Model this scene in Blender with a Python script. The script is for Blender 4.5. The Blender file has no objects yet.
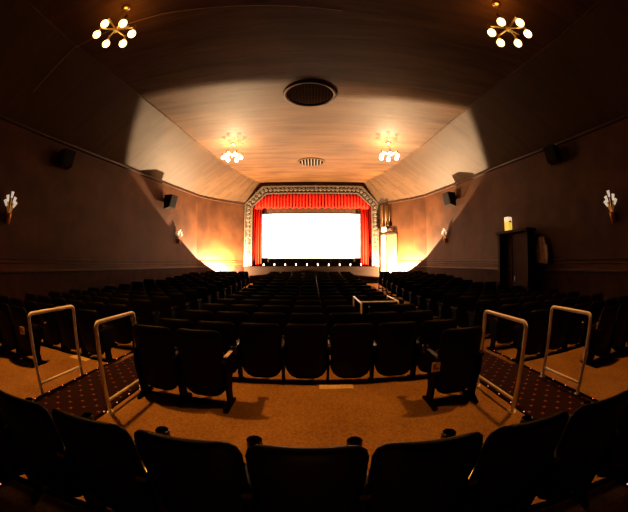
import bpy, bmesh, math, random
from math import pi, sin, cos, sqrt, atan2, radians
from mathutils import Vector, Matrix
random.seed(7)
S = bpy.context.scene
C = S.collection

# ------------------------------------------------------------------ camera
cd = bpy.data.cameras.new('camera')
cam = bpy.data.objects.new('camera', cd); C.objects.link(cam)
cd.type = 'PANO'
cd.panorama_type = 'FISHEYE_EQUISOLID'
cd.sensor_width = 36.0
cd.sensor_height = 36.0 * 512 / 628
cd.fisheye_lens = 36.0 * 315 / 628
cd.fisheye_fov = pi
cam.location = (0, 0, 0)
cam.rotation_euler = (pi / 2 + 5.5 / 315, 0, 0)
S.camera = cam

# ------------------------------------------------------------------ world, exposure
w = bpy.data.worlds.new('world'); S.world = w; w.use_nodes = True
w.node_tree.nodes['Background'].inputs[0].default_value = (0.02, 0.01, 0.005, 1)
w.node_tree.nodes['Background'].inputs[1].default_value = 0.02
S.view_settings.view_transform = 'Standard'
S.view_settings.look = 'None'
S.view_settings.gamma = 1.0
S.view_settings.use_curve_mapping = False
S.view_settings.exposure = 0.0
S.cycles.use_denoising = True
S.cycles.max_bounces = 6
S.cycles.sample_clamp_indirect = 4.0

WARM = (1.0, 0.36, 0.045)
WARM2 = (1.0, 0.68, 0.37)

def light(name, kind, loc, power, color, radius=0.1, rot=None, **kw):
    d = bpy.data.lights.new(name, kind); d.energy = power; d.color = color
    if hasattr(d, 'shadow_soft_size'): d.shadow_soft_size = radius
    for k, v in kw.items(): setattr(d, k, v)
    o = bpy.data.objects.new(name, d); C.objects.link(o); o.location = loc
    if rot: o.rotation_euler = rot
    return o

FLOOD_W = 15500
NEAR_W = 1350       # downlight of each near chandelier
NEAR_UP = 40
FAR_W = 130
# hooded flood lamps on the floor by the side walls, shining up and forward
for sx in (-1, 1):
    x = -5.35 if sx < 0 else 5.0
    ea = radians((28.5 if sx < 0 else 31.0) + 85)
    light('flood_lamp', 'SPOT', (x, 18.35, -0.62), FLOOD_W, WARM2, 0.03, Vector((0, -cos(ea), sin(ea))).to_track_quat('-Z', 'Y').to_euler(), spot_size=radians(170), spot_blend=0.03)
# unseen low lamp added behind the nearest row to light floor slivers between seats
light('unseen_low_lamp', 'SPOT', (-0.03, 0.0, -1.08), 5, WARM, 0.03, (radians(80), 0, 0), spot_size=radians(70), spot_blend=0.6)

# ------------------------------------------------------------------ materials
def nt(name):
    m = bpy.data.materials.new(name); m.use_nodes = True
    t = m.node_tree; b = t.nodes['Principled BSDF']
    return m, t, b
def mat(name, col, rough=0.6, metal=0.0, noise=None, bump=0.0, scale=8.0, spec=0.5, stretch=(1, 1, 1), col2=None, lo=0.35, hi=0.65):
    m, t, b = nt(name)
    b.inputs['Base Color'].default_value = (*col, 1)
    b.inputs['Roughness'].default_value = rough
    b.inputs['Metallic'].default_value = metal
    b.inputs['Specular IOR Level'].default_value = spec
    if col2 or bump:
        tc = t.nodes.new('ShaderNodeTexCoord'); mp = t.nodes.new('ShaderNodeMapping')
        mp.inputs['Scale'].default_value = stretch
        n = t.nodes.new('ShaderNodeTexNoise'); n.inputs['Scale'].default_value = scale; n.inputs['Detail'].default_value = 8
        t.links.new(tc.outputs['Object'], mp.inputs[0]); t.links.new(mp.outputs[0], n.inputs['Vector'])
        if col2:
            r = t.nodes.new('ShaderNodeValToRGB')
            r.color_ramp.elements[0].position = lo; r.color_ramp.elements[1].position = hi
            r.color_ramp.elements[0].color = (*col, 1); r.color_ramp.elements[1].color = (*col2, 1)
            t.links.new(n.outputs[0], r.inputs[0]); t.links.new(r.outputs[0], b.inputs['Base Color'])
        if bump:
            bp = t.nodes.new('ShaderNodeBump'); bp.inputs['Strength'].default_value = bump
            t.links.new(n.outputs[0], bp.inputs['Height']); t.links.new(bp.outputs[0], b.inputs['Normal'])
    return m
def emit(name, col, strength):
    m, t, b = nt(name)
    b.inputs['Base Color'].default_value = (*col, 1)
    b.inputs['Emission Color'].default_value = (*col, 1)
    b.inputs['Emission Strength'].default_value = strength
    return m

M = {}
M['fabric'] = mat('black_fabric', (0.0014, 0.0009, 0.0006), 0.5, spec=0.11, col2=(0.0026, 0.0016, 0.0011), scale=60, bump=0.05)
M['plastic'] = mat('black_plastic', (0.005, 0.004, 0.003), 0.35, spec=0.5)
M['arm'] = mat('arm_plastic', (0.007, 0.004, 0.003), 0.25, spec=0.4)
M['iron'] = mat('painted_iron', (0.004, 0.0022, 0.0015), 0.6, spec=0.02)
M['steel'] = mat('brushed_steel', (0.75, 0.70, 0.66), 0.28, 1.0, bump=0.02, scale=90)
M['rail'] = mat('white_rail_paint', (0.92, 0.88, 0.84), 0.25)
M['brass'] = mat('brass', (0.85, 0.60, 0.25), 0.3, 1.0)
M['plaster'] = mat('brown_plaster', (0.036, 0.0108, 0.0025), 0.6, col2=(0.064, 0.0210, 0.0052), scale=1.3, bump=0.25, spec=0.12)
M['dado'] = mat('dark_red_dado', (0.015, 0.005, 0.004), 0.8, spec=0.1, col2=(0.03, 0.010, 0.006), scale=3.0, bump=0.1)
M['molding'] = mat('dark_molding', (0.045, 0.016, 0.007), 0.4, spec=0.25, col2=(0.025, 0.009, 0.004), scale=5, bump=0.05)
M['darkwood'] = mat('dark_wood', (0.014, 0.005, 0.0016), 0.7, spec=0.04, col2=(0.030, 0.011, 0.0036), scale=3, stretch=(8, 8, 0.6), bump=0.05)
M['plate_glint'] = mat('pale_plate_and_glint', (0.75, 0.58, 0.36), 0.6, col2=(0.6, 0.44, 0.26), scale=20)  # floor plates, and the painted light on one armrest
M['red'] = mat('red_velvet', (0.50, 0.014, 0.004), 0.8, spec=0.1, col2=(0.42, 0.009, 0.003), scale=12, bump=0.05)
M['masking'] = mat('brown_masking', (0.05, 0.022, 0.010), 0.9, spec=0.1, col2=(0.04, 0.017, 0.008), scale=4)
M['black'] = mat('black_cloth', (0.008, 0.007, 0.006), 0.95, spec=0.05)
M['stagewood'] = mat('stage_wood', (0.009, 0.0035, 0.0015), 0.7, spec=0.05, col2=(0.005, 0.002, 0.0008), scale=3, stretch=(0.5, 6, 6), bump=0.04)
M['bulb'] = emit('bulb_glow', (1.0, 0.66, 0.24), 4.0)
M['bulb_far'] = emit('far_bulb_glow', (1.0, 0.80, 0.50), 8.0)
M['led'] = emit('led_glow', (1.0, 0.30, 0.20), 1.3)
M['foot'] = emit('footlight_glow', (1.0, 0.90, 0.80), 1.0)
M['doorlight'] = emit('doorway_glow', (1.0, 0.88, 0.66), 1.6)
M['sign'] = mat('pale_sign', (0.95, 0.85, 0.80), 0.4)
M['signink'] = mat('sign_ink', (0.30, 0.05, 0.05), 0.6)
M['speaker'] = mat('speaker_cloth', (0.016, 0.006, 0.002), 0.9, spec=0.05)
M['glass'] = emit('frosted_glass', (1.0, 0.84, 0.66), 0.45)
M['amber'] = mat('amber_cup', (0.70, 0.25, 0.05), 0.25, 0.5)
M['doorleaf'] = mat('ochre_door', (0.19, 0.09, 0.025), 0.6, col2=(0.15, 0.07, 0.018), scale=5)
M['yellow'] = emit('yellow_panel', (1.0, 0.62, 0.08), 0.85)
M['cream'] = emit('cream_panel', (1.0, 0.74, 0.42), 0.9)
M['palecloth'] = mat('pale_cloth', (0.85, 0.75, 0.6), 0.8)
M['cloth'] = mat('beige_cloth', (0.85, 0.55, 0.32), 0.8, col2=(0.5, 0.3, 0.16), scale=9, bump=0.1)
M['vent'] = mat('vent_black', (0.004, 0.002, 0.001), 1.0, spec=0.0)
M['cable'] = mat('cable_brown', (0.35, 0.22, 0.12), 0.5)

# screen, evenly white, giving off the projector's light
m, t, b = nt('lit_screen')
b.inputs['Base Color'].default_value = (0.8, 0.8, 0.8, 1); b.inputs['Emission Color'].default_value = (1.0, 0.97, 0.92, 1); b.inputs['Emission Strength'].default_value = 1.15
M['screen'] = m

# ceiling plaster with streaks across the hall
m, t, b = nt('ceiling_plaster'); M['ceil'] = m
tc = t.nodes.new('ShaderNodeTexCoord'); mp = t.nodes.new('ShaderNodeMapping'); mp.inputs['Scale'].default_value = (0.28, 2.6, 1)
n = t.nodes.new('ShaderNodeTexNoise'); n.inputs['Scale'].default_value = 1.6; n.inputs['Detail'].default_value = 9; n.inputs['Roughness'].default_value = 0.62
n2 = t.nodes.new('ShaderNodeTexNoise'); n2.inputs['Scale'].default_value = 0.5; n2.inputs['Detail'].default_value = 5
r = t.nodes.new('ShaderNodeValToRGB'); r.color_ramp.elements[0].position = 0.33; r.color_ramp.elements[1].position = 0.68
r.color_ramp.elements[0].color = (0.030, 0.0112, 0.0034, 1); r.color_ramp.elements[1].color = (0.100, 0.046, 0.0170, 1)
mx = t.nodes.new('ShaderNodeMix'); mx.data_type = 'FLOAT'; mx.inputs[0].default_value = 0.35
bp = t.nodes.new('ShaderNodeBump'); bp.inputs['Strength'].default_value = 0.25; bp.inputs['Distance'].default_value = 0.05
t.links.new(tc.outputs['Object'], mp.inputs[0]); t.links.new(mp.outputs[0], n.inputs['Vector']); t.links.new(tc.outputs['Object'], n2.inputs['Vector'])
t.links.new(n.outputs[0], mx.inputs[2]); t.links.new(n2.outputs[0], mx.inputs[3]); t.links.new(mx.outputs[0], r.inputs[0]); t.links.new(r.outputs[0], b.inputs['Base Color'])
t.links.new(n.outputs[0], bp.inputs['Height']); t.links.new(bp.outputs[0], b.inputs['Normal']); b.inputs['Roughness'].default_value = 0.6; b.inputs['Specular IOR Level'].default_value = 0.12

# cove: boards running up the slope, some scraped pale or dark
m, t, b = nt('cove_plaster'); M['cove'] = m
uv = t.nodes.new('ShaderNodeUVMap'); br = t.nodes.new('ShaderNodeTexBrick')
br.inputs['Scale'].default_value = 1.0; br.inputs['Brick Width'].default_value = 1.5; br.inputs['Row Height'].default_value = 0.22
br.inputs['Mortar Size'].default_value = 0.006; br.inputs['Bias'].default_value = -0.35
br.inputs['Color1'].default_value = (0.058, 0.029, 0.012, 1); br.inputs['Color2'].default_value = (0.034, 0.0155, 0.0060, 1); br.inputs['Mortar'].default_value = (0.025, 0.011, 0.005, 1)
n = t.nodes.new('ShaderNodeTexNoise'); n.inputs['Scale'].default_value = 1.2; n.inputs['Detail'].default_value = 8
mc = t.nodes.new('ShaderNodeMix'); mc.data_type = 'RGBA'; mc.blend_type = 'MULTIPLY'; mc.inputs[0].default_value = 0.7
r = t.nodes.new('ShaderNodeValToRGB'); r.color_ramp.elements[0].position = 0.3; r.color_ramp.elements[0].color = (0.6, 0.55, 0.5, 1); r.color_ramp.elements[1].position = 0.7
t.links.new(uv.outputs[0], br.inputs['Vector']); t.links.new(n.outputs[0], r.inputs[0]); t.links.new(br.outputs[0], mc.inputs[6]); t.links.new(r.outputs[0], mc.inputs[7])
t.links.new(mc.outputs[2], b.inputs['Base Color']); b.inputs['Roughness'].default_value = 0.6; b.inputs['Specular IOR Level'].default_value = 0.12

# tan carpet
m, t, b = nt('tan_carpet'); M['carpet'] = m
tc = t.nodes.new('ShaderNodeTexCoord')
n = t.nodes.new('ShaderNodeTexNoise'); n.inputs['Scale'].default_value = 45; n.inputs['Detail'].default_value = 3
n2 = t.nodes.new('ShaderNodeTexNoise'); n2.inputs['Scale'].default_value = 1.6; n2.inputs['Detail'].default_value = 4
mx = t.nodes.new('ShaderNodeMix'); mx.data_type = 'FLOAT'; mx.inputs[0].default_value = 0.35
r = t.nodes.new('ShaderNodeValToRGB'); r.color_ramp.elements[0].position = 0.3; r.color_ramp.elements[1].position = 0.7
r.color_ramp.elements[0].color = (0.16, 0.078, 0.028, 1); r.color_ramp.elements[1].color = (0.40, 0.23, 0.10, 1)
bp = t.nodes.new('ShaderNodeBump'); bp.inputs['Strength'].default_value = 0.5; bp.inputs['Distance'].default_value = 0.01
for q in (n, n2): t.links.new(tc.outputs['Object'], q.inputs['Vector'])
t.links.new(n.outputs[0], mx.inputs[2]); t.links.new(n2.outputs[0], mx.inputs[3]); t.links.new(mx.outputs[0], r.inputs[0]); t.links.new(r.outputs[0], b.inputs['Base Color'])
t.links.new(n.outputs[0], bp.inputs['Height']); t.links.new(bp.outputs[0], b.inputs['Normal']); b.inputs['Roughness'].default_value = 0.95
b.inputs['Specular IOR Level'].default_value = 0.1

# dark carpet with small pale stars
m, t, b = nt('star_carpet'); M['star'] = m
tc = t.nodes.new('ShaderNodeTexCoord'); mp = t.nodes.new('ShaderNodeMapping'); mp.inputs['Scale'].default_value = (5.6, 5.6, 0); mp.inputs['Rotation'].default_value = (0, 0, radians(45))
t.links.new(tc.outputs['Object'], mp.inputs[0])
def mth(op, a, bb=None, v=None):
    q = t.nodes.new('ShaderNodeMath'); q.operation = op
    t.links.new(a, q.inputs[0])
    if bb is not None: t.links.new(bb, q.inputs[1])
    if v is not None: q.inputs[1].default_value = v
    return q.outputs[0]
sp = t.nodes.new('ShaderNodeSeparateXYZ'); t.links.new(mp.outputs[0], sp.inputs[0])
fx = mth('ABSOLUTE', mth('SUBTRACT', mth('FRACT', sp.outputs[0]), v=0.5)); fy = mth('ABSOLUTE', mth('SUBTRACT', mth('FRACT', sp.outputs[1]), v=0.5))
prod = mth('MULTIPLY', mth('ADD', fx, v=0.03), mth('ADD', fy, v=0.03))
star = mth('LESS_THAN', prod, v=0.0085)
dist = mth('ADD', fx, fy)
star = mth('MULTIPLY', star, mth('LESS_THAN', dist, v=0.34))
mc = t.nodes.new('ShaderNodeMix'); mc.data_type = 'RGBA'
mc.inputs[6].default_value = (0.018, 0.005, 0.005, 1); mc.inputs[7].default_value = (0.22, 0.07, 0.05, 1)
t.links.new(star, mc.inputs[0]); t.links.new(mc.outputs[2], b.inputs['Base Color']); b.inputs['Roughness'].default_value = 0.95; b.inputs['Specular IOR Level'].default_value = 0.1

# perforated round grille
m, t, b = nt('grille'); M['grille'] = m
tc = t.nodes.new('ShaderNodeTexCoord'); mp = t.nodes.new('ShaderNodeMapping'); mp.inputs['Scale'].default_value = (10, 10, 0)
t.links.new(tc.outputs['Object'], mp.inputs[0])
sp = t.nodes.new('ShaderNodeSeparateXYZ'); t.links.new(mp.outputs[0], sp.inputs[0])
fx = mth('ABSOLUTE', mth('SUBTRACT', mth('FRACT', sp.outputs[0]), v=0.5)); fy = mth('ABSOLUTE', mth('SUBTRACT', mth('FRACT', sp.outputs[1]), v=0.5))
dot = mth('LESS_THAN', mth('ADD', fx, fy), v=0.24)
mc = t.nodes.new('ShaderNodeMix'); mc.data_type = 'RGBA'; mc.inputs[6].default_value = (0.004, 0.002, 0.0015, 1); mc.inputs[7].default_value = (0.03, 0.014, 0.006, 1)
t.links.new(dot, mc.inputs[0]); t.links.new(mc.outputs[2], b.inputs['Base Color']); b.inputs['Specular IOR Level'].default_value = 0.0; b.inputs['Roughness'].default_value = 1.0

# carved frame relief
m, t, b = nt('carved_relief'); M['carved'] = m
tc = t.nodes.new('ShaderNodeTexCoord'); v = t.nodes.new('ShaderNodeTexVoronoi'); v.inputs['Scale'].default_value = 7
r = t.nodes.new('ShaderNodeValToRGB'); r.color_ramp.elements[0].position = 0.15; r.color_ramp.elements[1].position = 0.6
r.color_ramp.elements[0].color = (0.10, 0.065, 0.038, 1); r.color_ramp.elements[1].color = (0.025, 0.012, 0.006, 1)
bp = t.nodes.new('ShaderNodeBump'); bp.inputs['Strength'].default_value = 0.8; bp.inputs['Distance'].default_value = 0.05; bp.invert = True
t.links.new(tc.outputs['Object'], v.inputs['Vector']); t.links.new(v.outputs[0], r.inputs[0]); t.links.new(r.outputs[0], b.inputs['Base Color'])
t.links.new(v.outputs[0], bp.inputs['Height']); t.links.new(bp.outputs[0], b.inputs['Normal']); b.inputs['Roughness'].default_value = 0.5
M['carvedhi'] = mat('carved_highlight', (0.055, 0.035, 0.02), 0.6)

# ------------------------------------------------------------------ helpers
def obj(name, bm, material, parent=None, smooth=False, bevel=0.0):
    me = bpy.data.meshes.new(name)
    bmesh.ops.recalc_face_normals(bm, faces=bm.faces[:])
    bm.to_mesh(me); bm.free()
    mats = material if isinstance(material, (list, tuple)) else [material]
    for q in mats: me.materials.append(q)
    if smooth:
        for p in me.polygons: p.use_smooth = True
    o = bpy.data.objects.new(name, me); C.objects.link(o)
    if parent: o.parent = parent
    if bevel:
        md = o.modifiers.new('bevel', 'BEVEL'); md.width = bevel; md.segments = 2; md.limit_method = 'ANGLE'
    return o
def tag(o, label, cat, group=None):
    o['label'] = label; o['category'] = cat
    if group: o['group'] = group
    return o
def thing(name, label, cat, loc=(0, 0, 0), rotz=0, group=None):
    o = bpy.data.objects.new(name, None); C.objects.link(o); o.empty_display_size = 0.1
    o.location = loc; o.rotation_euler = (0, 0, rotz)
    return tag(o, label, cat, group)
def struct(name, bm, m, parent=None, **kw):
    o = obj(name, bm, m, parent, **kw); o['kind'] = 'structure'; return o
def box(bm, x0, x1, y0, y1, z0, z1, mi=0):
    vs = [bm.verts.new((x, y, z)) for x in (x0, x1) for y in (y0, y1) for z in (z0, z1)]
    for f in ((0, 1, 3, 2), (4, 6, 7, 5), (0, 4, 5, 1), (2, 3, 7, 6), (0, 2, 6, 4), (1, 5, 7, 3)):
        fa = bm.faces.new([vs[i] for i in f]); fa.material_index = mi
    return vs
def prism(bm, pts, axis, a, b):
    """polygon pts (2-D) extruded along axis from a to b"""
    def mk(p, s):
        return {'x': (s, p[0], p[1]), 'y': (p[0], s, p[1]), 'z': (p[0], p[1], s)}[axis]
    A = [bm.verts.new(mk(p, a)) for p in pts]; B = [bm.verts.new(mk(p, b)) for p in pts]
    bm.faces.new(A); bm.faces.new(B[::-1])
    for i in range(len(pts)):
        j = (i + 1) % len(pts); bm.faces.new((A[i], B[i], B[j], A[j]))
def tube(bm, pts, r, n=10, cap=True, radii=None):
    pts = [Vector(p) for p in pts]; rings = []
    for i, p in enumerate(pts):
        if i == 0: d = pts[1] - p
        elif i == len(pts) - 1: d = p - pts[i - 1]
        else: d = (pts[i + 1] - p).normalized() + (p - pts[i - 1]).normalized()
        d.normalize()
        u = d.cross(Vector((0, 0, 1)))
        if u.length < 1e-3: u = d.cross(Vector((0, 1, 0)))
        u.normalize(); v2 = d.cross(u)
        rr = radii[i] if radii else r
        rings.append([bm.verts.new(p + rr * (cos(2 * pi * k / n) * u + sin(2 * pi * k / n) * v2)) for k in range(n)])
    # keep neighbouring rings aligned
    for a, bq in zip(rings, rings[1:]):
        off = min(range(n), key=lambda s: sum((a[k].co - bq[(k + s) % n].co).length_squared for k in range(n)))
        bq[:] = bq[off:] + bq[:off]
        for k in range(n):
            try: bm.faces.new((a[k], a[(k + 1) % n], bq[(k + 1) % n], bq[k]))
            except ValueError: pass
    if cap:
        bm.faces.new(rings[0][::-1]); bm.faces.new(rings[-1])
def lathe(bm, prof, n=20, center=(0, 0, 0), mat4=None):
    cx, cy, cz = center; rings = []
    for r, z in prof:
        if r < 1e-5: rings.append([bm.verts.new((cx, cy, cz + z))])
        else: rings.append([bm.verts.new((cx + r * cos(2 * pi * k / n), cy + r * sin(2 * pi * k / n), cz + z)) for k in range(n)])
    for a, b2 in zip(rings, rings[1:]):
        for k in range(n):
            k2 = (k + 1) % n
            if len(a) == 1 and len(b2) == 1: continue
            if len(a) == 1: bm.faces.new((a[0], b2[k2], b2[k]))
            elif len(b2) == 1: bm.faces.new((a[k], a[k2], b2[0]))
            else: bm.faces.new((a[k], a[k2], b2[k2], b2[k]))
    if mat4 is not None:
        bmesh.ops.transform(bm, matrix=mat4, verts=[v3 for rg in rings for v3 in rg])
def bend(pts, r, seg=5):
    """round the inner corners of a polyline"""
    out = [Vector(pts[0])]
    for i in range(1, len(pts) - 1):
        p = Vector(pts[i]); a = (Vector(pts[i - 1]) - p).normalized() * r; b2 = (Vector(pts[i + 1]) - p).normalized() * r
        for k in range(seg + 1):
            s = k / seg
            out.append(p + a * (1 - s) ** 2 + b2 * s ** 2)
    out.append(Vector(pts[-1])); return out

# ------------------------------------------------------------------ room shell
ST_Y = [-3.2, 0, 2, 4, 6.3, 8.5, 10.5, 12.4, 13.5, 14.5, 15.8, 17, 18, 18.5, 19, 19.6, 20.3]
WX_Y = [-3.2, 4, 6.3, 8.5, 10.5, 12.4, 14.5, 17, 18, 19, 20.3]; WX = [8.35, 8.3, 8.1, 7.8, 7.5, 7.3, 7.0, 6.55, 6.1, 5.45, 4.40]
KX_Y = [-3.2, 4, 7.5, 10, 12, 14, 16, 18, 20.3]; KX = [5.9, 5.85, 5.5, 5.25, 5.15, 4.9, 4.65, 4.2, 3.5]
def interp(y, Y, X):
    if y <= Y[0]: return X[0]
    for a in range(len(Y) - 1):
        if y <= Y[a + 1]: return X[a] + (X[a + 1] - X[a]) * (y - Y[a]) / (Y[a + 1] - Y[a])
    return X[-1]
def cen(y): return -0.17 * max(y, 0) / 20.3
def wallx(y, s): return cen(y) + s * interp(y, WX_Y, WX)
def kneex(y, s): return cen(y) + s * interp(y, KX_Y, KX)
ZT, ZC, YF = 3.8, 5.26, 20.3

def ribbon(bm, rows, mi=0, uv=None):
    """rows: list of lists of points, faces between"""
    V = [[bm.verts.new(p) for p in row] for row in rows]
    for a, b2 in zip(V, V[1:]):
        for k in range(len(a) - 1):
            f = bm.faces.new((a[k], a[k + 1], b2[k + 1], b2[k])); f.material_index = mi
    return V
def wallthick(o, th=0.2, off=1.0):
    md = o.modifiers.new('thickness', 'SOLIDIFY'); md.thickness = th; md.offset = off
for s, nm in ((-1, 'left'), (1, 'right')):
    ys = ST_Y
    for zz, part, m in (((-2.1, -0.36), None, M['dado']), ):
        pass
    bm = bmesh.new()
    ribbon(bm, [[(wallx(y, s), y, z) for z in (-2.1, -0.34, ZT)] for y in ys])
    for f in bm.faces:
        f.material_index = 1 if f.calc_center_median().z < -0.34 else 0
    me = bpy.data.meshes.new('wall_' + nm); bm.to_mesh(me); bm.free()
    me.materials.append(M['plaster']); me.materials.append(M['dado'])
    o = bpy.data.objects.new('wall_' + nm, me); C.objects.link(o); o['kind'] = 'structure'
    wallthick(o, 0.2, 1.0 if s < 0 else -1.0)
    # mouldings at eye height and the cornice at the wall's top
    k = 1 if s < 0 else 5
    for i, (z0, z1, d) in enumerate(((0.0, 0.035, 0.05), (-0.11, -0.08, 0.04), (-0.35, -0.29, 0.06), (ZT - 0.09, ZT + 0.0, 0.09))):
        bm = bmesh.new()
        rows = []
        for y in ys:
            x = wallx(y, s)
            rows.append([(x - s * 0.001, y, z0), (x - s * d, y, z0 + 0.01), (x - s * d, y, z1 - 0.01), (x - s * 0.001, y, z1), (x - s * 0.001, y, z0)])
        ribbon(bm, rows)
        bmesh.ops.remove_doubles(bm, verts=bm.verts[:], dist=1e-5)
        o = struct('trim_%d' % (k + i), bm, M['molding'])
# ceiling: flat middle and two sloping coves
bm = bmesh.new(); uvl = bm.loops.layers.uv.new('UVMap')
ribbon(bm, [[(kneex(y, -1), y, ZC), (cen(y), y, ZC), (kneex(y, 1), y, ZC)] for y in ST_Y])
for s in (-1, 1):
    n0 = len(bm.faces)
    V = []
    for y in ST_Y:
        V.append([bm.verts.new((wallx(y, s) + (kneex(y, s) - wallx(y, s)) * q, y, ZT + (ZC - ZT) * q)) for q in (0, 0.5, 1)])
    for i in range(len(V) - 1):
        for k in range(2):
            f = bm.faces.new((V[i][k], V[i][k + 1], V[i + 1][k + 1], V[i + 1][k])); f.material_index = 1
            for l in f.loops:
                c = l.vert.co
                q = (c.z - ZT) / (ZC - ZT)
                # boards run up the slope, leaning with the hall
                l[uvl].uv = (q * 2.6 + 0.35 * c.y, c.y)
me = bpy.data.meshes.new('ceiling'); bm.to_mesh(me); bm.free(); me.materials.append(M['ceil']); me.materials.append(M['cove'])
ceiling = bpy.data.objects.new('ceiling', me); C.objects.link(ceiling); ceiling['kind'] = 'structure'
# a small ridge moulding at the fold between the flat and the coves
for k, s in ((9, -1), (10, 1)):
    bm = bmesh.new()
    tube(bm, [(kneex(y, s), y, ZC - 0.005) for y in ST_Y], 0.03, 6)
    struct('trim_%d' % k, bm, M['ceil'])
# back wall
bm = bmesh.new(); box(bm, -8.6, 8.6, -3.4, -3.2, -2.1, 5.5); struct('wall_back', bm, M['plaster'])
# front wall with the proscenium opening
OUT = [(-4.55, -1.6), (-4.55, 3.80), (-3.42, 4.96), (3.18, 4.96), (4.24, 3.80), (4.24, -1.6)]
bm = bmesh.new()
ro = [(wallx(YF, -1) - 0.3, -1.9), (wallx(YF, -1) - 0.3, ZT), (kneex(YF, -1) - 0.1, ZC + 0.1), (kneex(YF, 1) + 0.1, ZC + 0.1), (wallx(YF, 1) + 0.3, ZT), (wallx(YF, 1) + 0.3, -1.9)]
IN = [(-4.40, -1.6), (-4.40, 3.72), (-3.35, 4.83), (3.12, 4.83), (4.10, 3.72), (4.10, -1.6)]
for yy in (YF, YF + 0.25):
    pass
A = [bm.verts.new((x, YF + 0.1, z)) for x, z in ro]; B = [bm.verts.new((x, YF + 0.1, z)) for x, z in IN]
A2 = [bm.verts.new((x, YF + 0.3, z)) for x, z in ro]; B2 = [bm.verts.new((x, YF + 0.3, z)) for x, z in IN]
for i in range(5):
    bm.faces.new((A[i], A[i + 1], B[i + 1], B[i])); bm.faces.new((A2[i], B2[i], B2[i + 1], A2[i + 1])); bm.faces.new((B[i], B[i + 1], B2[i + 1], B2[i])); bm.faces.new((A[i], A2[i], A2[i + 1], A[i + 1]))
struct('wall_front', bm, M['plaster'])
# stage house behind
bm = bmesh.new(); box(bm, -5.2, 5.0, 21.9, 22.1, -1.9, 5.4); struct('wall_stage_back', bm, M['black'])
bm = bmesh.new(); box(bm, -5.2, -5.0, 20.6, 21.9, -1.9, 5.4); struct('wall_stage_left', bm, M['black'])
bm = bmesh.new(); box(bm, 4.8, 5.0, 20.6, 21.9, -1.9, 5.4); struct('wall_stage_right', bm, M['black'])

bm = bmesh.new(); box(bm, -5.2, 5.0, 20.6, 22.1, 5.0, 5.1); struct('ceiling_stage', bm, M['black'])

# floor: level cross aisle, then a dished slope towards the stage
EDGE = 4.13
def floorz(y):
    if y < EDGE: return -1.70
    return interp(y, [4.1, 7.7, 10, 18.4, 20.3], [-1.76, -1.80, -1.80, -1.38, -1.36])
bm = bmesh.new()
pr = [(-3.2, -1.70), (EDGE, -1.70), (EDGE, -1.76), (6, floorz(6)), (7.7, -1.80), (10, -1.80), (14, floorz(14)), (18.4, -1.38), (20.4, -1.36), (20.4, -2.1), (-3.2, -2.1)]
prism(bm, pr, 'x', -8.45, 8.45)
struct('floor', bm, M['carpet'])
for k, (x0, x1) in ((11, (-2.28, 2.28)),):
    bm = bmesh.new(); box(bm, x0, x1, EDGE - 0.035, EDGE + 0.012, -1.70, -1.685); struct('trim_%d' % k, bm, M['plastic'])

# star carpet runners of the two side aisles
for s, wd in ((-1, 'left'), (1, 'right')):
    bm = bmesh.new()
    xa, xb = sorted((s * 2.36, s * 3.34))
    for ya, yb in ((-3.1, EDGE),):
        box(bm, xa, xb, ya, yb, -1.70, -1.693)
    prv = [(EDGE, floorz(4.14) ), (7.7, -1.80), (10, -1.80), (14, floorz(14)), (17.6, floorz(17.6))]
    top = [(y, z + 0.008) for y, z in prv]
    prism(bm, top + prv[::-1], 'x', xa, xb)
    tag(obj('carpet_runner', bm, M['star']), 'dark red carpet runner with small pale stars along the %s side aisle' % wd, 'carpet')
    for x, side in ((s * 2.33, 'inner'), (s * 3.37, 'outer')):
        t_ = thing('aisle_light_strip', 'thin floor edging with pink points of light on the %s edge of the %s aisle' % (side, wd), 'light strip', (x, 0, -1.70), 0, 'aisle light strips')
        bm = bmesh.new(); box(bm, -0.02, 0.02, 0.2, 5.2 if side == 'outer' else 4.1, -0.0, 0.016); obj('edging', bm, M['iron'], t_)
        yy = 0.45
        first = None
        while yy < (5.1 if side == 'outer' else 4.05):
            if first is None:
                bm = bmesh.new(); lathe(bm, [(0, 0.009), (0.007, 0.007), (0.009, 0)], 8); first = obj('light_point', bm, M['led'], t_); q = first
            else:
                q = first.copy(); C.objects.link(q); q.parent = t_
            q.location = (0, yy, 0.016)
            yy += 0.30

# ------------------------------------------------------------------ proscenium
p = thing('proscenium_frame', 'eight-sided carved stone-coloured frame around the stage curtains', 'frame', (0, YF, 0))
fo = [(-4.57, -0.36), (-4.57, 3.80), (-3.42, 4.97), (3.18, 4.97), (4.25, 3.80), (4.25, -0.36)]
fi = [(-4.06, -0.36), (-4.06, 3.60), (-3.14, 4.46), (2.88, 4.46), (3.78, 3.60), (3.78, -0.36)]
def bandring(bm, po, pi_, y0, y1):
    A = [bm.verts.new((x, y0, z)) for x, z in po]; B = [bm.verts.new((x, y0, z)) for x, z in pi_]
    A2 = [bm.verts.new((x, y1, z)) for x, z in po]; B2 = [bm.verts.new((x, y1, z)) for x, z in pi_]
    n_ = len(po)
    for i in range(n_ - 1):
        bm.faces.new((A[i], A[i + 1], B[i + 1], B[i])); bm.faces.new((A2[i], B2[i], B2[i + 1], A2[i + 1]))
        bm.faces.new((B[i], B[i + 1], B2[i + 1], B2[i])); bm.faces.new((A[i], A2[i], A2[i + 1], A[i + 1]))
    for i in (0, n_ - 1): bm.faces.new((A[i], B[i], B2[i], A2[i]))
bm = bmesh.new(); bandring(bm, fo, fi, -0.06, 0.12); obj('relief_band', bm, M['carved'], p)
def lerp2(a, b2, q): return (a[0] + (b2[0] - a[0]) * q, a[1] + (b2[1] - a[1]) * q)
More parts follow.
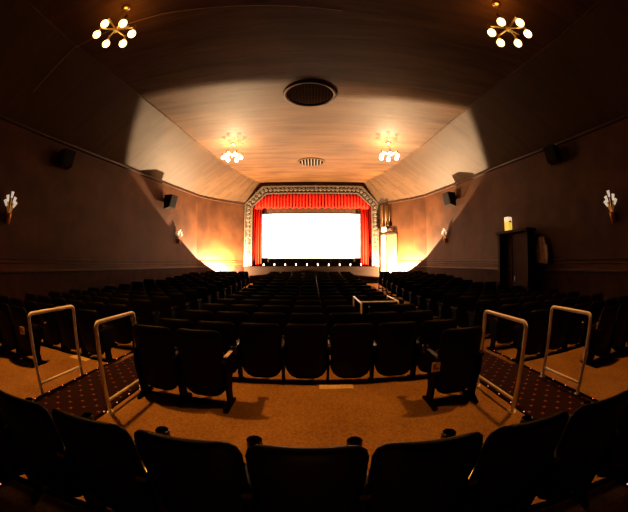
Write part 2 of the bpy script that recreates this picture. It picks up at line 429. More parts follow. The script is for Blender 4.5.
for nm, q0, q1 in (('outer_moulding', -0.02, 0.12), ('inner_moulding', 0.90, 1.02)):
    bm = bmesh.new(); bandring(bm, [lerp2(a, b2, q0) for a, b2 in zip(fo, fi)], [lerp2(a, b2, q1) for a, b2 in zip(fo, fi)], -0.11, -0.05); obj(nm, bm, M['carvedhi'], p)
bm = bmesh.new()
mid = [lerp2(a, b2, 0.5) for a, b2 in zip(fo, fi)]
for a, b2 in zip(mid, mid[1:]):
    L = sqrt((a[0] - b2[0]) ** 2 + (a[1] - b2[1]) ** 2); n_ = max(2, int(L / 0.27))
    for i in range(n_):
        c = lerp2(a, b2, (i + 0.5) / n_)
        lathe(bm, [(0.0, 0.05), (0.03, 0.045), (0.04, 0.02), (0.075, 0.04), (0.10, 0.02), (0.11, 0.0)], 8, mat4=Matrix.Translation((c[0], -0.06, c[1])) @ Matrix.Rotation(pi / 2, 4, 'X'))
obj('rosette_row', bm, M['carvedhi'], p)

# curtains
def pleat_sheet(bm, x0, x1, ztop, zbot, amp, per, n_per=8, y=0, phase=0, thick=0.02):
    n_ = int((x1 - x0) / per * n_per)
    F = []; Bk = []
    for i in range(n_ + 1):
        x = x0 + (x1 - x0) * i / n_
        yy = y + amp * sin(2 * pi * (x - x0) / per + phase) + amp * 0.4 * sin(5.1 * x)
        zt = ztop(x) if callable(ztop) else ztop; zb = zbot(x) if callable(zbot) else zbot
        F.append([(x, y + (yy - y) * (0.7 + 0.3 * k), zt + (zb - zt) * k) for k in (0, 0.5, 1)])
    V = ribbon(bm, F)
for x0, x1, wd in ((-4.12, -3.46, 'left'), (3.10, 3.82, 'right')):
    c = thing('stage_curtain', 'tall red velvet curtain hanging at the %s side of the screen' % wd, 'curtain', ((x0 + x1) / 2, 20.55, -0.32), 0, 'red side curtains')
    w2 = (x1 - x0) / 2
    bm = bmesh.new(); pleat_sheet(bm, -w2, w2, 4.05, 0.0, 0.07, 0.17); o = obj('drape', bm, M['red'], c, smooth=True); wallthick(o, 0.015)
    bm = bmesh.new(); pleat_sheet(bm, -w2 - 0.02, w2 + 0.02, 4.10, 3.78, 0.06, 0.13, y=-0.09); o = obj('top_swag', bm, M['red'], c, smooth=True); wallthick(o, 0.015)
bm = bmesh.new()
def vtop(x): return min(4.55, 3.72 + (x + 4.05) * 0.92, 3.72 + (3.78 - x) * 0.95)
def vbot(x): return 3.52 + 0.035 * sin(x * 2 * pi / 0.42)
pleat_sheet(bm, -3.98, 3.72, vtop, vbot, 0.07, 0.21, y=20.42)
o = obj('stage_valance', bm, M['red'], smooth=True); wallthick(o, 0.02)
tag(o, 'wide pleated red valance hanging across the top of the stage opening', 'curtain')

# screen
sc = thing('cinema_screen', 'wide glowing white cinema screen between the red curtains', 'screen', (-0.20, 21.0, 0.22))
hw = 3.32
bm = bmesh.new(); box(bm, -hw, hw, 0.0, 0.03, 0.0, 2.99); obj('screen_surface', bm, M['screen'], sc)
bm = bmesh.new(); box(bm, -hw - 0.1, hw + 0.1, -0.03, 0.05, 2.99, 3.06); box(bm, -hw - 0.1, hw + 0.1, -0.03, 0.05, -0.07, 0.0); box(bm, -hw - 0.1, -hw, -0.03, 0.05, -0.07, 3.06); box(bm, hw, hw + 0.1, -0.03, 0.05, -0.07, 3.06); obj('screen_border', bm, M['black'], sc)
bm = bmesh.new(); pleat_sheet(bm, -3.7, 3.3, 4.995, 3.27, 0.03, 0.5, y=20.85); o = obj('masking_cloth', bm, M['masking']); wallthick(o, 0.015)
tag(o, 'plain brown masking cloth along the top of the white screen', 'cloth')
bm = bmesh.new(); pleat_sheet(bm, -3.7, 3.3, 0.16, -0.31, 0.03, 0.4, y=20.93); o = obj('masking_cloth', bm, M['black']); wallthick(o, 0.015)
tag(o, 'black cloth below the white screen above the stage floor', 'cloth')
# stage
st = thing('stage', 'low dark wooden stage platform in front of the screen', 'stage', (-0.17, 19.4, -1.37))
bm = bmesh.new(); prism(bm, [(-4.2, 0.0), (-4.35, 0.5), (-4.35, 2.45), (4.35, 2.45), (4.35, 0.5), (4.2, 0.0)], 'z', 0, 1.0); obj('platform', bm, M['stagewood'], st)
bm = bmesh.new(); box(bm, -4.2, 4.2, -0.05, 0.04, 1.0, 1.06); obj('stage_lip', bm, M['stagewood'], st, bevel=0.01)
# footlights along the stage lip
base = None
for i in range(10):
    x = -3.12 + 0.672 * i
    lab = 'small white footlight on the stage lip, %s from the left' % ['first', 'second', 'third', 'fourth', 'fifth', 'sixth', 'seventh', 'eighth', 'ninth', 'tenth'][i]
    if base is None:
        base = thing('footlight', lab, 'footlight', (x, 19.42, -0.31), 0, 'footlights on the stage lip')
        bm = bmesh.new(); lathe(bm, [(0.055, 0), (0.055, 0.02), (0.02, 0.03), (0.02, 0.05), (0.0, 0.05)], 10); obj('foot', bm, M['iron'], base)
        bm = bmesh.new(); lathe(bm, [(0.0, 0.05), (0.022, 0.06), (0.03, 0.11), (0.024, 0.17), (0.0, 0.19)], 10); obj('lens', bm, M['foot'], base)
    else:
        r2 = base.copy(); C.objects.link(r2); r2.location = (x, 19.42, -0.31); r2['label'] = lab
        for ch in base.children:
            c2 = ch.copy(); C.objects.link(c2); c2.parent = r2

# flood lamp blinds near the side walls (black boards the lamps stand behind)
for s, wd in ((-1, 'left'), (1, 'right')):
    fl = thing('floodlight', 'black floodlight box standing by the %s wall beside the stage' % wd, 'floodlight', (-5.35 if s < 0 else 5.0, 18.35, -1.37))
    bm = bmesh.new(); prism(bm, [(-0.26, 0.50), (0.16, 0.50), (0.16, 0.52), (-0.24, 0.52), (-0.24, 0.80), (-0.26, 0.80)], 'x', -0.22, 0.22); obj('hood', bm, M['black'], fl)
    bm = bmesh.new(); lathe(bm, [(0.0, 0.0), (0.2, 0.0), (0.2, 0.02), (0.03, 0.04), (0.03, 0.46), (0.1, 0.5), (0.0, 0.5)], 16); obj('lamp_stand', bm, M['iron'], fl)
    bm = bmesh.new(); lathe(bm, [(0.0, 0.52), (0.06, 0.53), (0.12, 0.62), (0.11, 0.62), (0.05, 0.55), (0.0, 0.54)], 14); obj('reflector', bm, M['steel'], fl)

# ------------------------------------------------------------------ chandeliers
def chandelier(x, y, rot, label, far=False, drop=0.0):
    c = thing('chandelier', label, 'chandelier', (x, y, ZC), rot, 'round-bulb chandeliers')
    bm = bmesh.new(); lathe(bm, [(0.0, 0.0), (0.09, 0.0), (0.11, -0.02), (0.10, -0.05), (0.05, -0.07), (0.0, -0.08)], 18); obj('canopy', bm, M['brass'], c, smooth=True)
    bm = bmesh.new(); tube(bm, [(0, 0, -0.07), (0, 0, -0.52 - drop)], 0.008, 8); obj('stem', bm, M['brass'], c)
    bm = bmesh.new(); lathe(bm, [(0.0, -0.49), (0.03, -0.50), (0.055, -0.54), (0.055, -0.60), (0.03, -0.65), (0.0, -0.68)], 14); obj('hub', bm, M['brass'], c, smooth=True).location.z = -drop
    for k in range(6):
        a = 2 * pi * k / 6
        bm = bmesh.new(); up = 0.08
        tube(bm, [(0, 0, -0.57), (0.40, 0, -0.57 + up)], 0.02, 8)
        ar = obj('arm', bm, M['brass'], c); ar.rotation_euler = (0, 0, a); ar.location.z = -drop
        bm = bmesh.new(); lathe(bm, [(0.0, 0.06), (0.02, 0.055), (0.03, 0.02), (0.034, -0.03), (0.04, -0.12), (0.0, -0.12)], 12, center=(0.40, 0, -0.57 + up)); so = obj('socket', bm, M['brass'], ar, smooth=True)
        bm = bmesh.new(); R = 0.09
        lathe(bm, [(0, R)] + [(R * sin(pi * j / 12), R * cos(pi * j / 12)) for j in range(1, 12)] + [(0, -R)], 18, center=(0.40, 0, -0.57 + up - 0.20)); obj('bulb', bm, M['bulb_far' if far else 'bulb'], ar, smooth=True)
    bm = bmesh.new(); tube(bm, [(0, 0, -0.57), (0.30, -0.12, -0.56)], 0.016, 8); obj('spare_arm', bm, M['brass'], c).location.z = -drop
    return c
chandelier(-3.92, 3.78, 0.50, 'brass chandelier with six glowing round bulbs, nearest on the left', drop=0.15)
chandelier(3.75, 3.72, 0.58, 'brass chandelier with six glowing round bulbs, nearest on the right', drop=0.24)
chandelier(-3.62, 12.95, 0.2, 'small far chandelier near the stage on the left side', True)
chandelier(3.30, 12.9, 0.4, 'small far chandelier near the stage on the right side', True)
for x, y in ((-3.92, 3.78), (3.75, 3.72)):
    light('chandelier_lamp', 'SPOT', (x, y, 4.45), NEAR_W, WARM, 0.12, (0, 0, 0), spot_size=radians(104), spot_blend=0.7)
    light('chandelier_lamp', 'SPOT', (x, y, 4.55), NEAR_UP, WARM, 0.35, (pi, 0, 0), spot_size=radians(150), spot_blend=1.0)
for x, y in ((-3.62, 12.95), (3.30, 12.9)):
    light('chandelier_lamp', 'POINT', (x, y, 4.45), FAR_W, WARM2, 0.4)
    light('chandelier_lamp', 'SPOT', (x, y, 4.30), FAR_W * 15, WARM2, 0.35, (pi, 0, 0), spot_size=radians(150), spot_blend=1.0)

# cable running over the ceiling past the near left chandelier
bm = bmesh.new()
tube(bm, [(-7.3, 4.4, 4.33), (-5.9, 4.35, 5.22), (-4.6, 4.3, 5.24), (-3.2, 4.35, 5.24), (-1.2, 4.65, 5.24), (0.6, 4.9, 5.24)], 0.009, 6)
tag(obj('ceiling_cable', bm, M['cable']), 'thin pale cable running across the ceiling behind the near left chandelier', 'cable')

# vents
v_ = thing('ceiling_vent', 'large round dark perforated vent in the middle of the ceiling', 'vent', (-0.13, 8.80, ZC))
bm = bmesh.new(); lathe(bm, [(0.74, -0.0), (0.84, 0.0), (0.84, -0.05), (0.80, -0.08), (0.74, -0.06), (0.74, 0.0)], 48); obj('rim', bm, M['ceil'], v_, smooth=True)
bm = bmesh.new(); lathe(bm, [(0.0, -0.02), (0.75, -0.02), (0.75, -0.005), (0.0, -0.005)], 48); obj('perforated_plate', bm, M['grille'], v_)
v_ = thing('ceiling_vent', 'small oval slatted vent on the ceiling close to the stage', 'vent', (-0.14, 16.0, ZC))
bm = bmesh.new(); lathe(bm, [(0.62, 0.0), (0.72, 0.0), (0.72, -0.04), (0.64, -0.05), (0.62, 0.0)], 40); obj('rim', bm, M['ceil'], v_, smooth=True)
bm = bmesh.new(); lathe(bm, [(0.0, -0.01), (0.63, -0.01), (0.63, 0.0)], 40); obj('vent_back', bm, M['vent'], v_)
for k in range(7):
    x = -0.48 + 0.16 * k; L = sqrt(0.6 ** 2 - x * x)
    bm = bmesh.new(); box(bm, x - 0.035, x + 0.035, -L, L, -0.05, -0.02); obj('slat', bm, M['carvedhi'], v_)

# ------------------------------------------------------------------ speakers
def wallang(y, s):
    dx = wallx(y + 0.4, s) - wallx(y - 0.4, s)
    return atan2(-dx, 0.8)    # rotation about z of the wall's direction
def speaker(y, z, s, sc_, label):
    x = wallx(y, s) 
    t_ = thing('wall_speaker', label, 'speaker', (x, y, z), wallang(y, s), 'wall speakers')
    bm = bmesh.new()
    d = -s
    # wedge cabinet, its grille tilted down
    pts = [(d * 0.10, -0.26), (d * 0.36, -0.20), (d * 0.46, 0.28), (d * 0.10, 0.28)]
    prism(bm, [(a * sc_, b2 * sc_) for a, b2 in pts], 'y', -0.23 * sc_, 0.23 * sc_); obj('cabinet', bm, M['speaker'], t_, bevel=0.01)
    bm = bmesh.new()
    pts = [(d * 0.362, -0.18), (d * 0.375, -0.18), (d * 0.468, 0.26), (d * 0.452, 0.26)]
    prism(bm, [(a * sc_, b2 * sc_) for a, b2 in pts], 'y', -0.20 * sc_, 0.20 * sc_); obj('grille_cloth', bm, M['black'], t_)
    bm = bmesh.new(); box(bm, min(0, d * 0.12), max(0, d * 0.12), -0.04, 0.04, -0.06, 0.10); obj('bracket', bm, M['iron'], t_)
speaker(7.02, 3.15, -1, 1.05, 'dark boxy speaker high on the near left wall')
speaker(13.75, 2.80, -1, 1.25, 'dark boxy speaker on the left wall above the far sconce')
speaker(14.1, 2.98, 1, 1.25, 'dark boxy speaker on the right wall above the far sconce')
speaker(7.3, 3.35, 1, 1.05, 'dark boxy speaker high on the near right wall')

# ------------------------------------------------------------------ fan-shaped sconces
def sconce(y, z, s, label, k=1.0):
    x = wallx(y, s)
    t_ = thing('wall_sconce', label, 'wall lamp', (x, y, z), wallang(y, s), 'fan-shaped wall sconces')
    t_.scale = (k, k, k)
    d = -s
    bm = bmesh.new(); lathe(bm, [(0.0, -0.34), (0.03, -0.32), (0.07, -0.22), (0.09, -0.08), (0.10, -0.02), (0.0, -0.02)], 12, center=(d * 0.12, 0, 0)); obj('cup', bm, M['amber'], t_, smooth=True)
    bm = bmesh.new(); box(bm, min(0, d * 0.06), max(0, d * 0.06), -0.06, 0.06, -0.28, 0.0); obj('back_plate', bm, M['brass'], t_)
    for a, L in ((-34, 0.20), (-17, 0.30), (3, 0.40), (19, 0.28), (33, 0.18)):
        ca, sa = cos(radians(a)), sin(radians(a))
        p0 = (d * 0.12, 0.0 + 0.06 * sa, -0.05); p1 = (d * 0.14, L * sa + 0.05 * sa, L * ca)
        p2 = (d * 0.17, (L + 0.17) * sa + 0.05 * sa, (L + 0.17) * ca)
        bm = bmesh.new(); tube(bm, [p0, p1], 0.014, 8); st2 = obj('stem', bm, M['brass'], t_)
        bm = bmesh.new(); tube(bm, [p1, p2], 0.04, 10, radii=[0.032, 0.052]); obj('glass_shade', bm, M['glass'], st2, smooth=False)
sconce(5.02, 1.25, -1, 'fan-shaped sconce with pale flared glass tips on the near left wall')
sconce(5.24, 1.30, 1, 'fan-shaped sconce with pale flared glass tips on the near right wall')
sconce(15.05, 1.15, -1, 'small fan-shaped sconce below the far left speaker', 0.85)
sconce(15.0, 1.2, 1, 'small fan-shaped sconce below the far right speaker', 0.85)

# ------------------------------------------------------------------ exit door on the splayed right wall
ax, ay = wallx(20.15, 1), 20.15; bx_, by_ = wallx(19.0, 1), 19.0
ang = atan2(by_ - ay, bx_ - ax); LW = sqrt((bx_ - ax) ** 2 + (by_ - ay) ** 2)
dr = bpy.data.objects.new('door_1', None); C.objects.link(dr); dr.location = (ax, ay, -1.36); dr.rotation_euler = (0, 0, ang); dr['kind'] = 'structure'
def L_(bm, x0, x1, d0, d1, z0, z1): box(bm, x0, x1, -d1, -d0, z0, z1)   # -y is into the hall
def dpart(nm, m, *a):
    bm = bmesh.new(); L_(bm, *a); o = obj(nm, bm, m, dr); o['kind'] = 'structure'; return o
dpart('lit_opening', M['doorlight'], 0.10, 0.52, 0.01, 0.03, 0.0, 3.05)
dpart('door_leaf', M['doorleaf'], 0.56, LW - 0.15, 0.02, 0.07, 0.0, 3.05)
bm = bmesh.new(); L_(bm, 0.02, 0.10, 0, 0.1, 0, 3.15); L_(bm, 0.51, 0.56, 0, 0.1, 0, 3.05); L_(bm, LW - 0.15, LW - 0.08, 0, 0.1, 0, 3.15); L_(bm, 0.02, LW - 0.08, 0, 0.1, 3.05, 3.15)
o = obj('door_frame', bm, M['molding'], dr); o['kind'] = 'structure'
ex = thing('exit_sign', 'small glowing white exit box above the bright door on the right', 'sign', (ax, ay, 2.02), ang)
bm = bmesh.new(); box(bm, 0.02, 1.05, -0.22, -0.02, -0.10, 0.06); obj('sign_shelf', bm, M['molding'], ex)
bm = bmesh.new(); box(bm, 0.28, 0.62, -0.26, -0.225, -0.13, 0.15); obj('sign_face', bm, M['foot'], ex)
for k in range(2):
    bm = bmesh.new(); box(bm, 0.70, 1.0, -0.24, -0.222, -0.06 + 0.06 * k, -0.03 + 0.06 * k); obj('side_bar', bm, M['carvedhi'], ex)
dp = thing('door_drape', 'narrow brown drape hanging above the bright exit door', 'drape', (ax, ay, 2.22), ang)
bm = bmesh.new(); pleat_sheet(bm, 0.12, 0.85, 1.45, 0.0, 0.05, 0.24, y=-0.12); o = obj('folds', bm, M['doorleaf'], dp, smooth=True); wallthick(o, 0.02)
for xs in (0.40, 0.75):
    bm = bmesh.new(); L_(bm, xs, xs + 0.10, 0.17, 0.21, 0.05, 1.45); obj('dark_strip', bm, M['darkwood'], dp)

# ------------------------------------------------------------------ dark wooden vestibule on the right wall
ve = thing('wooden_vestibule', 'tall dark wooden entrance cabinet standing against the right wall', 'cabinet', (7.15, 9.55, floorz(9.5)))
H = 1.10 - floorz(9.5)
bm = bmesh.new(); box(bm, -0.12, 0.36, -1.05, 1.05, H - 0.10, H); obj('top_board', bm, M['darkwood'], ve, bevel=0.01)
for y0, y1 in ((-1.0, -0.84), (0.84, 1.0)):
    bm = bmesh.new(); box(bm, -0.05, 0.33, y0, y1, 0, H - 0.10); obj('side_post', bm, M['darkwood'], ve)
bm = bmesh.new(); box(bm, 0.27, 0.32, -0.84, 0.84, 0, H - 0.10); obj('back_panel', bm, M['darkwood'], ve)
for y0, y1 in ((-0.80, -0.05),):
    bm = bmesh.new(); box(bm, 0.02, 0.07, y0, y1, 0.02, H - 0.14); dl = obj('door', bm, M['darkwood'], ve, bevel=0.008)
    bm = bmesh.new(); box(bm, -0.01, 0.02, -0.14, -0.10, 1.05, 1.25); obj('door_handle', bm, M['steel'], dl)
bm = bmesh.new(); tube(bm, [(-0.02, 0.02, 0.3), (-0.02, 0.02, H - 0.2)], 0.018, 8); obj('pull_rod', bm, M['iron'], ve)
# carton on top
ct = thing('lit_sign_box', 'small glowing yellow and cream box on top of the dark wooden cabinet', 'lamp', (7.15, 9.80, 1.10), 0.2)
bm = bmesh.new(); box(bm, -0.11, 0.11, -0.11, 0.11, 0.0, 0.32); obj('lower_panel', bm, M['yellow'], ct, bevel=0.008)
bm = bmesh.new(); box(bm, -0.11, 0.11, -0.11, 0.11, 0.32, 0.50); obj('upper_panel', bm, M['cream'], ct, bevel=0.008)
bm = bmesh.new(); prism(bm, [(-0.07, 0.30), (0.07, 0.30), (0.07, 0.34), (0.0, 0.38), (-0.07, 0.34)], 'y', -0.118, -0.108); obj('dark_mark', bm, M['darkwood'], ct)
# hanging cloth / notice beside it
hc = thing('hanging_coat', 'crumpled beige coat hanging on the wall beside the dark cabinet', 'coat', (wallx(8.35, 1) - 0.02, 8.35, -0.10), 0.12)
bm = bmesh.new()
rows = []
for i in range(9):
    q = i / 8; z = 0.88 * (1 - q)
    wv = 0.15 + 0.12 * min(1, q * 2.2)
    rows.append([(-0.10 - 0.05 * sin(j * 1.7 + i * 0.4) - 0.04 * (1 - abs(j - 4) / 4), (j / 4 - 1) * wv, z + 0.03 * sin(j * 2 + i)) for j in range(9)])
ribbon(bm, rows); o = obj('body', bm, M['cloth'], hc, smooth=True); wallthick(o, 0.03)
bm = bmesh.new(); tube(bm, [(-0.12, -0.22, 0.62), (-0.15, -0.30, 0.30), (-0.16, -0.29, -0.02)], 0.05, 8, radii=[0.05, 0.055, 0.045]); obj('sleeve', bm, M['palecloth'], hc, smooth=True)
bm = bmesh.new(); box(bm, -0.1, 0.02, -0.02, 0.02, 0.86, 0.9); obj('hook', bm, M['iron'], hc)

# ------------------------------------------------------------------ guard rails
def guard_rail(x, y0, y1, label, m=M['rail'], z0=-1.70, h=1.05):
    t_ = thing('guard_rail', label, 'rail', (x, (y0 + y1) / 2, z0), 0, 'white tube guard rails')
    a, b2 = y0 - (y0 + y1) / 2, y1 - (y0 + y1) / 2
    bm = bmesh.new(); tube(bm, bend([(0, a, 0.0), (0, a, h), (0, b2, h), (0, b2, 0.0)], 0.07), 0.025, 12); obj('hoop', bm, m, t_, smooth=True)
    bm = bmesh.new(); tube(bm, [(0, a, 0.15), (0, b2, 0.15)], 0.018, 10); obj('lower_bar', bm, m, t_, smooth=True)
    for yy in (a, b2):
        bm = bmesh.new(); lathe(bm, [(0.0, 0.012), (0.045, 0.012), (0.05, 0.0)], 14, center=(0, yy, 0)); obj('foot_flange', bm, m, t_)
guard_rail(-3.41, 2.44, 3.38, 'brightly lit white tube rail at the outer edge of the left aisle')
guard_rail(-2.27, 2.60, 3.42, 'white tube rail between the left aisle and the pair of seats')
guard_rail(3.33, 2.54, 3.37, 'orange-lit tube rail at the outer edge of the right aisle')
guard_rail(2.22, 2.65, 3.58, 'orange-lit tube rail between the right aisle and the pair of seats')
# rails of the gap among the middle seats
gz = floorz(6.4)
t_ = thing('seat_gap_rail', 'low steel rails around the opening among the middle seats', 'rail', (1.24, 6.4, gz))
hh = -0.79 - gz
for x, ya in ((-0.35, -0.55), (0.43, -0.36)):
    bm = bmesh.new(); tube(bm, bend([(x, ya, 0), (x, ya, hh), (x, 0.62, hh), (x, 0.62, 0)], 0.05), 0.019, 10); obj('side_rail', bm, M['rail'], t_, smooth=True)
bm = bmesh.new(); tube(bm, [(-0.36, -0.3, hh - 0.01), (0.42, -0.3, hh - 0.01)], 0.017, 10); obj('cross_bar', bm, M['rail'], t_, smooth=True)

# floor plates
def plate(x, y, wx, wy, label):
    bm = bmesh.new(); box(bm, -wx / 2, wx / 2, -wy / 2, wy / 2, 0, 0.006); o = obj('floor_plate', bm, M['plate_glint'], bevel=0.002); o.location = (x, y, -1.70); tag(o, label, 'floor plate')
plate(0.30, 4.0, 0.46, 0.15, 'pale rectangular plate on the tan carpet at the edge of the middle rows')
plate(-4.05, 4.05, 0.45, 0.18, 'pale rectangular plate on the carpet beyond the far left rail')

# ------------------------------------------------------------------ seats
def pillow(bm, W, z0, z1, T, rt, rb, nx=12, nz=14, curve=0.05, lean=0.0, y0=0.0, pad=0.0):
    """upholstered panel: rounded outline, bowed, thick in the middle and closed at the rim"""
    rows_f, rows_b = [], []
    Hh = z1 - z0
    zs = []
    for i in range(nz + 1):
        q = i / nz; zs.append(z0 + Hh * (0.5 - 0.5 * cos(pi * q)))
    F, B = [], []
    for i, z in enumerate(zs):
        hw = W / 2
        if z > z1 - rt: hw = W / 2 - rt + sqrt(max(0, rt * rt - (z - z1 + rt) ** 2))
        if z < z0 + rb: hw = min(hw, W / 2 - rb + sqrt(max(0, rb * rb - (z0 + rb - z) ** 2)))
        fr, bk = [], []
        for j in range(nx + 1):
            u = -cos(pi * j / nx); x = hw * u
            v01 = 2 * (z - z0) / Hh - 1
            th = T / 2 * sqrt(max(0, 1 - abs(u) ** 5)) * sqrt(max(0, 1 - abs(v01) ** 9))
            yc = y0 - curve * (1 - (2 * x / W) ** 2) - lean * (z - z0) / Hh
            edge = j in (0, nx) or i in (0, nz)
            a = bm.verts.new((x, yc - th, z)); fr.append(a)
            bk.append(a if edge else bm.verts.new((x, yc + th + pad * th, z)))
        F.append(fr); B.append(bk)
    for i in range(nz):
        for j in range(nx):
            for G, fl in ((F, False), (B, True)):
                q = [G[i][j], G[i][j + 1], G[i + 1][j + 1], G[i + 1][j]]
                q2 = []
                for vv in q:
                    if vv not in q2: q2.append(vv)
                if len(q2) > 2:
                    try: bm.faces.new(q2[::-1] if fl else q2)
                    except ValueError: pass
def standard(bm, x, top=0.60):
    """cast side standard: wide foot, narrow waist, broad shoulder (profile in y-z)"""
    pts = [(-0.17, 0), (0.24, 0), (0.24, 0.03), (0.12, 0.07), (0.10, 0.20), (0.16, 0.36), (0.24, top - 0.04), (0.24, top), (-0.10, top), (-0.10, 0.42), (-0.06, 0.25), (-0.05, 0.08), (-0.17, 0.03)]
    prism(bm, pts, 'x', x - 0.016, x + 0.016)
def armtop(bm, x, z=0.60):
    pts = [(-0.12, z), (0.24, z), (0.30, z + 0.015), (0.30, z + 0.04), (0.24, z + 0.055), (-0.05, z + 0.05), (-0.12, z + 0.035)]
    prism(bm, pts, 'x', x - 0.027, x + 0.027)
def cup(bm, x, z=0.60):
    lathe(bm, [(0.0, -0.02), (0.040, -0.02), (0.047, 0.0), (0.047, 0.075), (0.040, 0.082), (0.036, 0.075), (0.034, 0.01), (0.0, 0.01)], 16, center=(x, 0.34, z))
PITCH = 0.62
_shared = {}
def build_seat(pitch, h, ends=(0, 1), detail=True, w=None):
    """returns list of (part name, mesh)"""
    W = w or pitch - 0.04
    out = []
    def keep(nm, bm, m, smooth=True):
        bmesh.ops.recalc_face_normals(bm, faces=bm.faces[:])
        me = bpy.data.meshes.new(nm); bm.to_mesh(me); bm.free(); me.materials.append(m)
        if smooth:
            for p_ in me.polygons: p_.use_smooth = True
        out.append((nm, me))
    k = (12, 14) if detail else (8, 8)
    bm = bmesh.new(); pillow(bm, W, 0.13, h, 0.07, 0.09, 0.20, k[0], k[1], curve=0.035, lean=0.12, y0=0.02, pad=0.5); keep('backrest', bm, M['fabric'])
    bm = bmesh.new(); pillow(bm, W - 0.06, 0.20, 0.66, 0.11, 0.10, 0.06, k[0], k[1], curve=0.0, lean=-0.03, y0=0.14); keep('seat', bm, M['fabric'])
    for e in ends:
        xa = (-pitch / 2 + 0.012, pitch / 2 - 0.012)[e]
        bm = bmesh.new(); armtop(bm, xa); keep('armrest', bm, M['arm'], False)
        if detail:
            bm = bmesh.new(); cup(bm, xa); keep('cup_holder', bm, M['arm'], False)
        bm = bmesh.new(); standard(bm, xa); keep('side_standard', bm, M['iron'], False)
    bm = bmesh.new(); box(bm, -W / 2, pitch / 2 - 0.02, 0.0, 0.05, 0.02, 0.055); keep('floor_bar', bm, M['iron'], False)
    if detail:
        bm = bmesh.new(); box(bm, -W / 2 + 0.02, W / 2 - 0.02, 0.07, 0.10, 0.30, 0.335); keep('cross_bar', bm, M['iron'], False)
    return out
def seat_kind(key, *a, **kw):
    if key not in _shared: _shared[key] = build_seat(*a, **kw)
    return _shared[key]
def place_seat(kind, loc, rotz, label, group, zs=1.0):
    r_ = thing('cinema_chair', label, 'chair', loc, rotz, group); r_.scale = (1, 1, zs)
    for nm, me in kind:
        o = bpy.data.objects.new(nm, me); C.objects.link(o); o.parent = r_
    return r_
ORD = ['first', 'second', 'third', 'fourth', 'fifth', 'sixth', 'seventh', 'eighth', 'ninth', 'tenth', 'eleventh', 'twelfth', 'thirteenth', 'fourteenth', 'fifteenth']

# nearest row, gently curved
NP = 0.55
names_near = ['fourth seat left of the middle one', 'third seat left of the middle one', 'second seat left of the middle one', 'first seat left of the middle one',
              'middle seat straight ahead', 'first seat right of the middle one', 'second seat right of the middle one', 'third seat right of the middle one', 'fourth seat right of the middle one']
kn = seat_kind('near', NP, 0.95, (1,), True, 0.535); kn0 = seat_kind('near0', NP, 0.95, (0, 1), True, 0.535)
for k in range(-4, 5):
    x = NP * k - 0.03
    place_seat(kn0 if k == -4 else kn, (x, 1.22 - x * x / 16, -1.70), -x / 8, 'black cinema chair in the nearest row, ' + names_near[k + 4], 'seats of the nearest row')

# pairs of companion seats on the cross aisle
pr_ = seat_kind('pair', 0.60, 0.97, (1,), True); pr0 = seat_kind('pair0', 0.60, 0.97, (0, 1), True)
def signplate(x, y, z, rot, label, w_=0.10):
    s_ = thing('seat_sign', label, 'sign', (x, y, z), rot, 'small signs on the aisle armrests')
    bm = bmesh.new(); box(bm, -w_ / 2, w_ / 2, -0.004, 0.004, -0.055, 0.055); obj('plate', bm, M['sign'], s_)
    bm = bmesh.new(); prism(bm, [(-0.032, -0.03), (0.030, -0.03), (0.030, -0.01), (-0.012, -0.016), (-0.012, 0.032), (-0.032, 0.032)], 'y', -0.006, -0.004); obj('symbol', bm, M['signink'], s_)
for i, x in enumerate((-1.86, -1.26)):
    place_seat(pr0 if i == 0 else pr_, (x, 3.26, -1.70), 0, 'black cinema chair of the left pair on the tan carpet, ' + ('beside the rail' if i == 0 else 'with the lit armrest top'), 'pairs of seats on the cross aisle')
for i, x in enumerate((1.62, )):
    place_seat(pr0, (x + 0.03, 3.22, -1.70), 0, 'black cinema chair on the right of the tan carpet, with a sign on its armrest', 'pairs of seats on the cross aisle')
bm = bmesh.new(); box(bm, -0.022, 0.022, -0.13, 0.13, 0, 0.006); o = obj('armrest_glint', bm, M['plate_glint']); o.location = (-0.96, 3.30, -1.70 + 0.657)  # pale strip stands in for light on the armrest's top
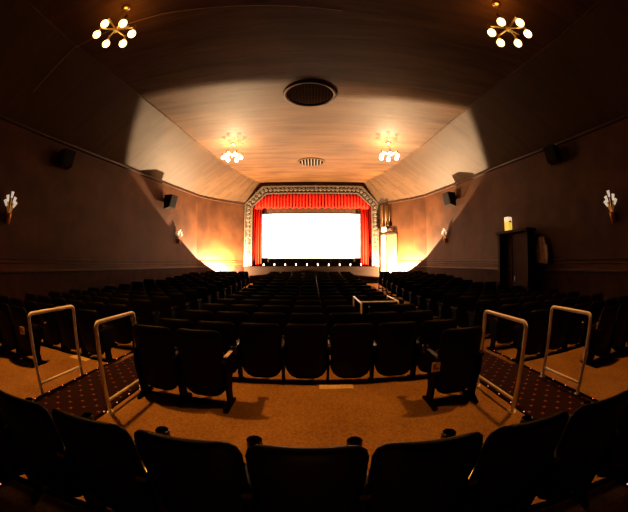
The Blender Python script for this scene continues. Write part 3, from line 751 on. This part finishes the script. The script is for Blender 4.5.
tag(o, 'pale strip painted as light on the aisle armrest of the left pair of seats', 'strip')
signplate(1.335, 3.10, -1.16, 0.0, 'small pale sign on the armrest end of the right seat')
signplate(-4.35, 2.92, -1.06, 0.25, 'small white and red sign on the seat end beyond the far left rail')
signplate(4.42, 3.15, -1.02, -0.25, 'small pale sign on the seat end beyond the far right rail')
# seats of the side blocks at the cross aisle
for s, wd in ((-1, 'left'), (1, 'right')):
    for i in range(5):
        x = s * (4.70 + 0.62 * i)
        place_seat((pr0 if i == 0 else pr_) if s > 0 else (pr0 if i == 4 else pr_), (x, 3.20, -1.70), 0, 'black cinema chair on the cross aisle by the %s wall, %s from the rail' % (wd, ORD[i]), 'cross aisle seats of the %s block' % wd)

# the middle block and side blocks beyond the cross aisle
mid_kind = seat_kind('mid', PITCH, 0.95, (1,), True); mid0 = seat_kind('mid0', PITCH, 0.95, (0, 1), True)
far_kind = seat_kind('far', PITCH, 0.95, (1,), False); far0 = seat_kind('far0', PITCH, 0.95, (0, 1), False)
NR = 14
for n_ in range(NR):
    y = 4.16 + 0.95 * n_
    z = floorz(y)
    for c_ in range(7):
        if c_ == 5 and n_ in (2, 3): continue
        x = -0.07 + PITCH * (c_ - 3) + cen(y)
        K = (mid0 if c_ in (0,) else mid_kind) if n_ < 5 else (far0 if c_ == 0 else far_kind)
        place_seat(K, (x, y, z), 0, 'black cinema chair in the middle block, %s row ahead, %s from the left aisle' % (ORD[n_], ORD[c_]), 'seats of the middle block, %s row' % ORD[n_])
    for s, wd in ((-1, 'left'), (1, 'right')):
        lim = abs(wallx(y + 0.4, s)) - 0.45
        i = 0
        while i < 6:
            x = s * (3.78 + PITCH * i)
            if abs(x) > lim: break
            K = far0 if (i == 0 if s > 0 else abs(x) + PITCH > lim or i == 5) else far_kind
            place_seat(K, (x, y + 0.05, z), -s * 0.06, 'black cinema chair in the %s side block, %s row ahead, %s from the aisle' % (wd, ORD[n_], ORD[i]), 'seats of the %s side block, %s row' % (wd, ORD[n_]))
            i += 1
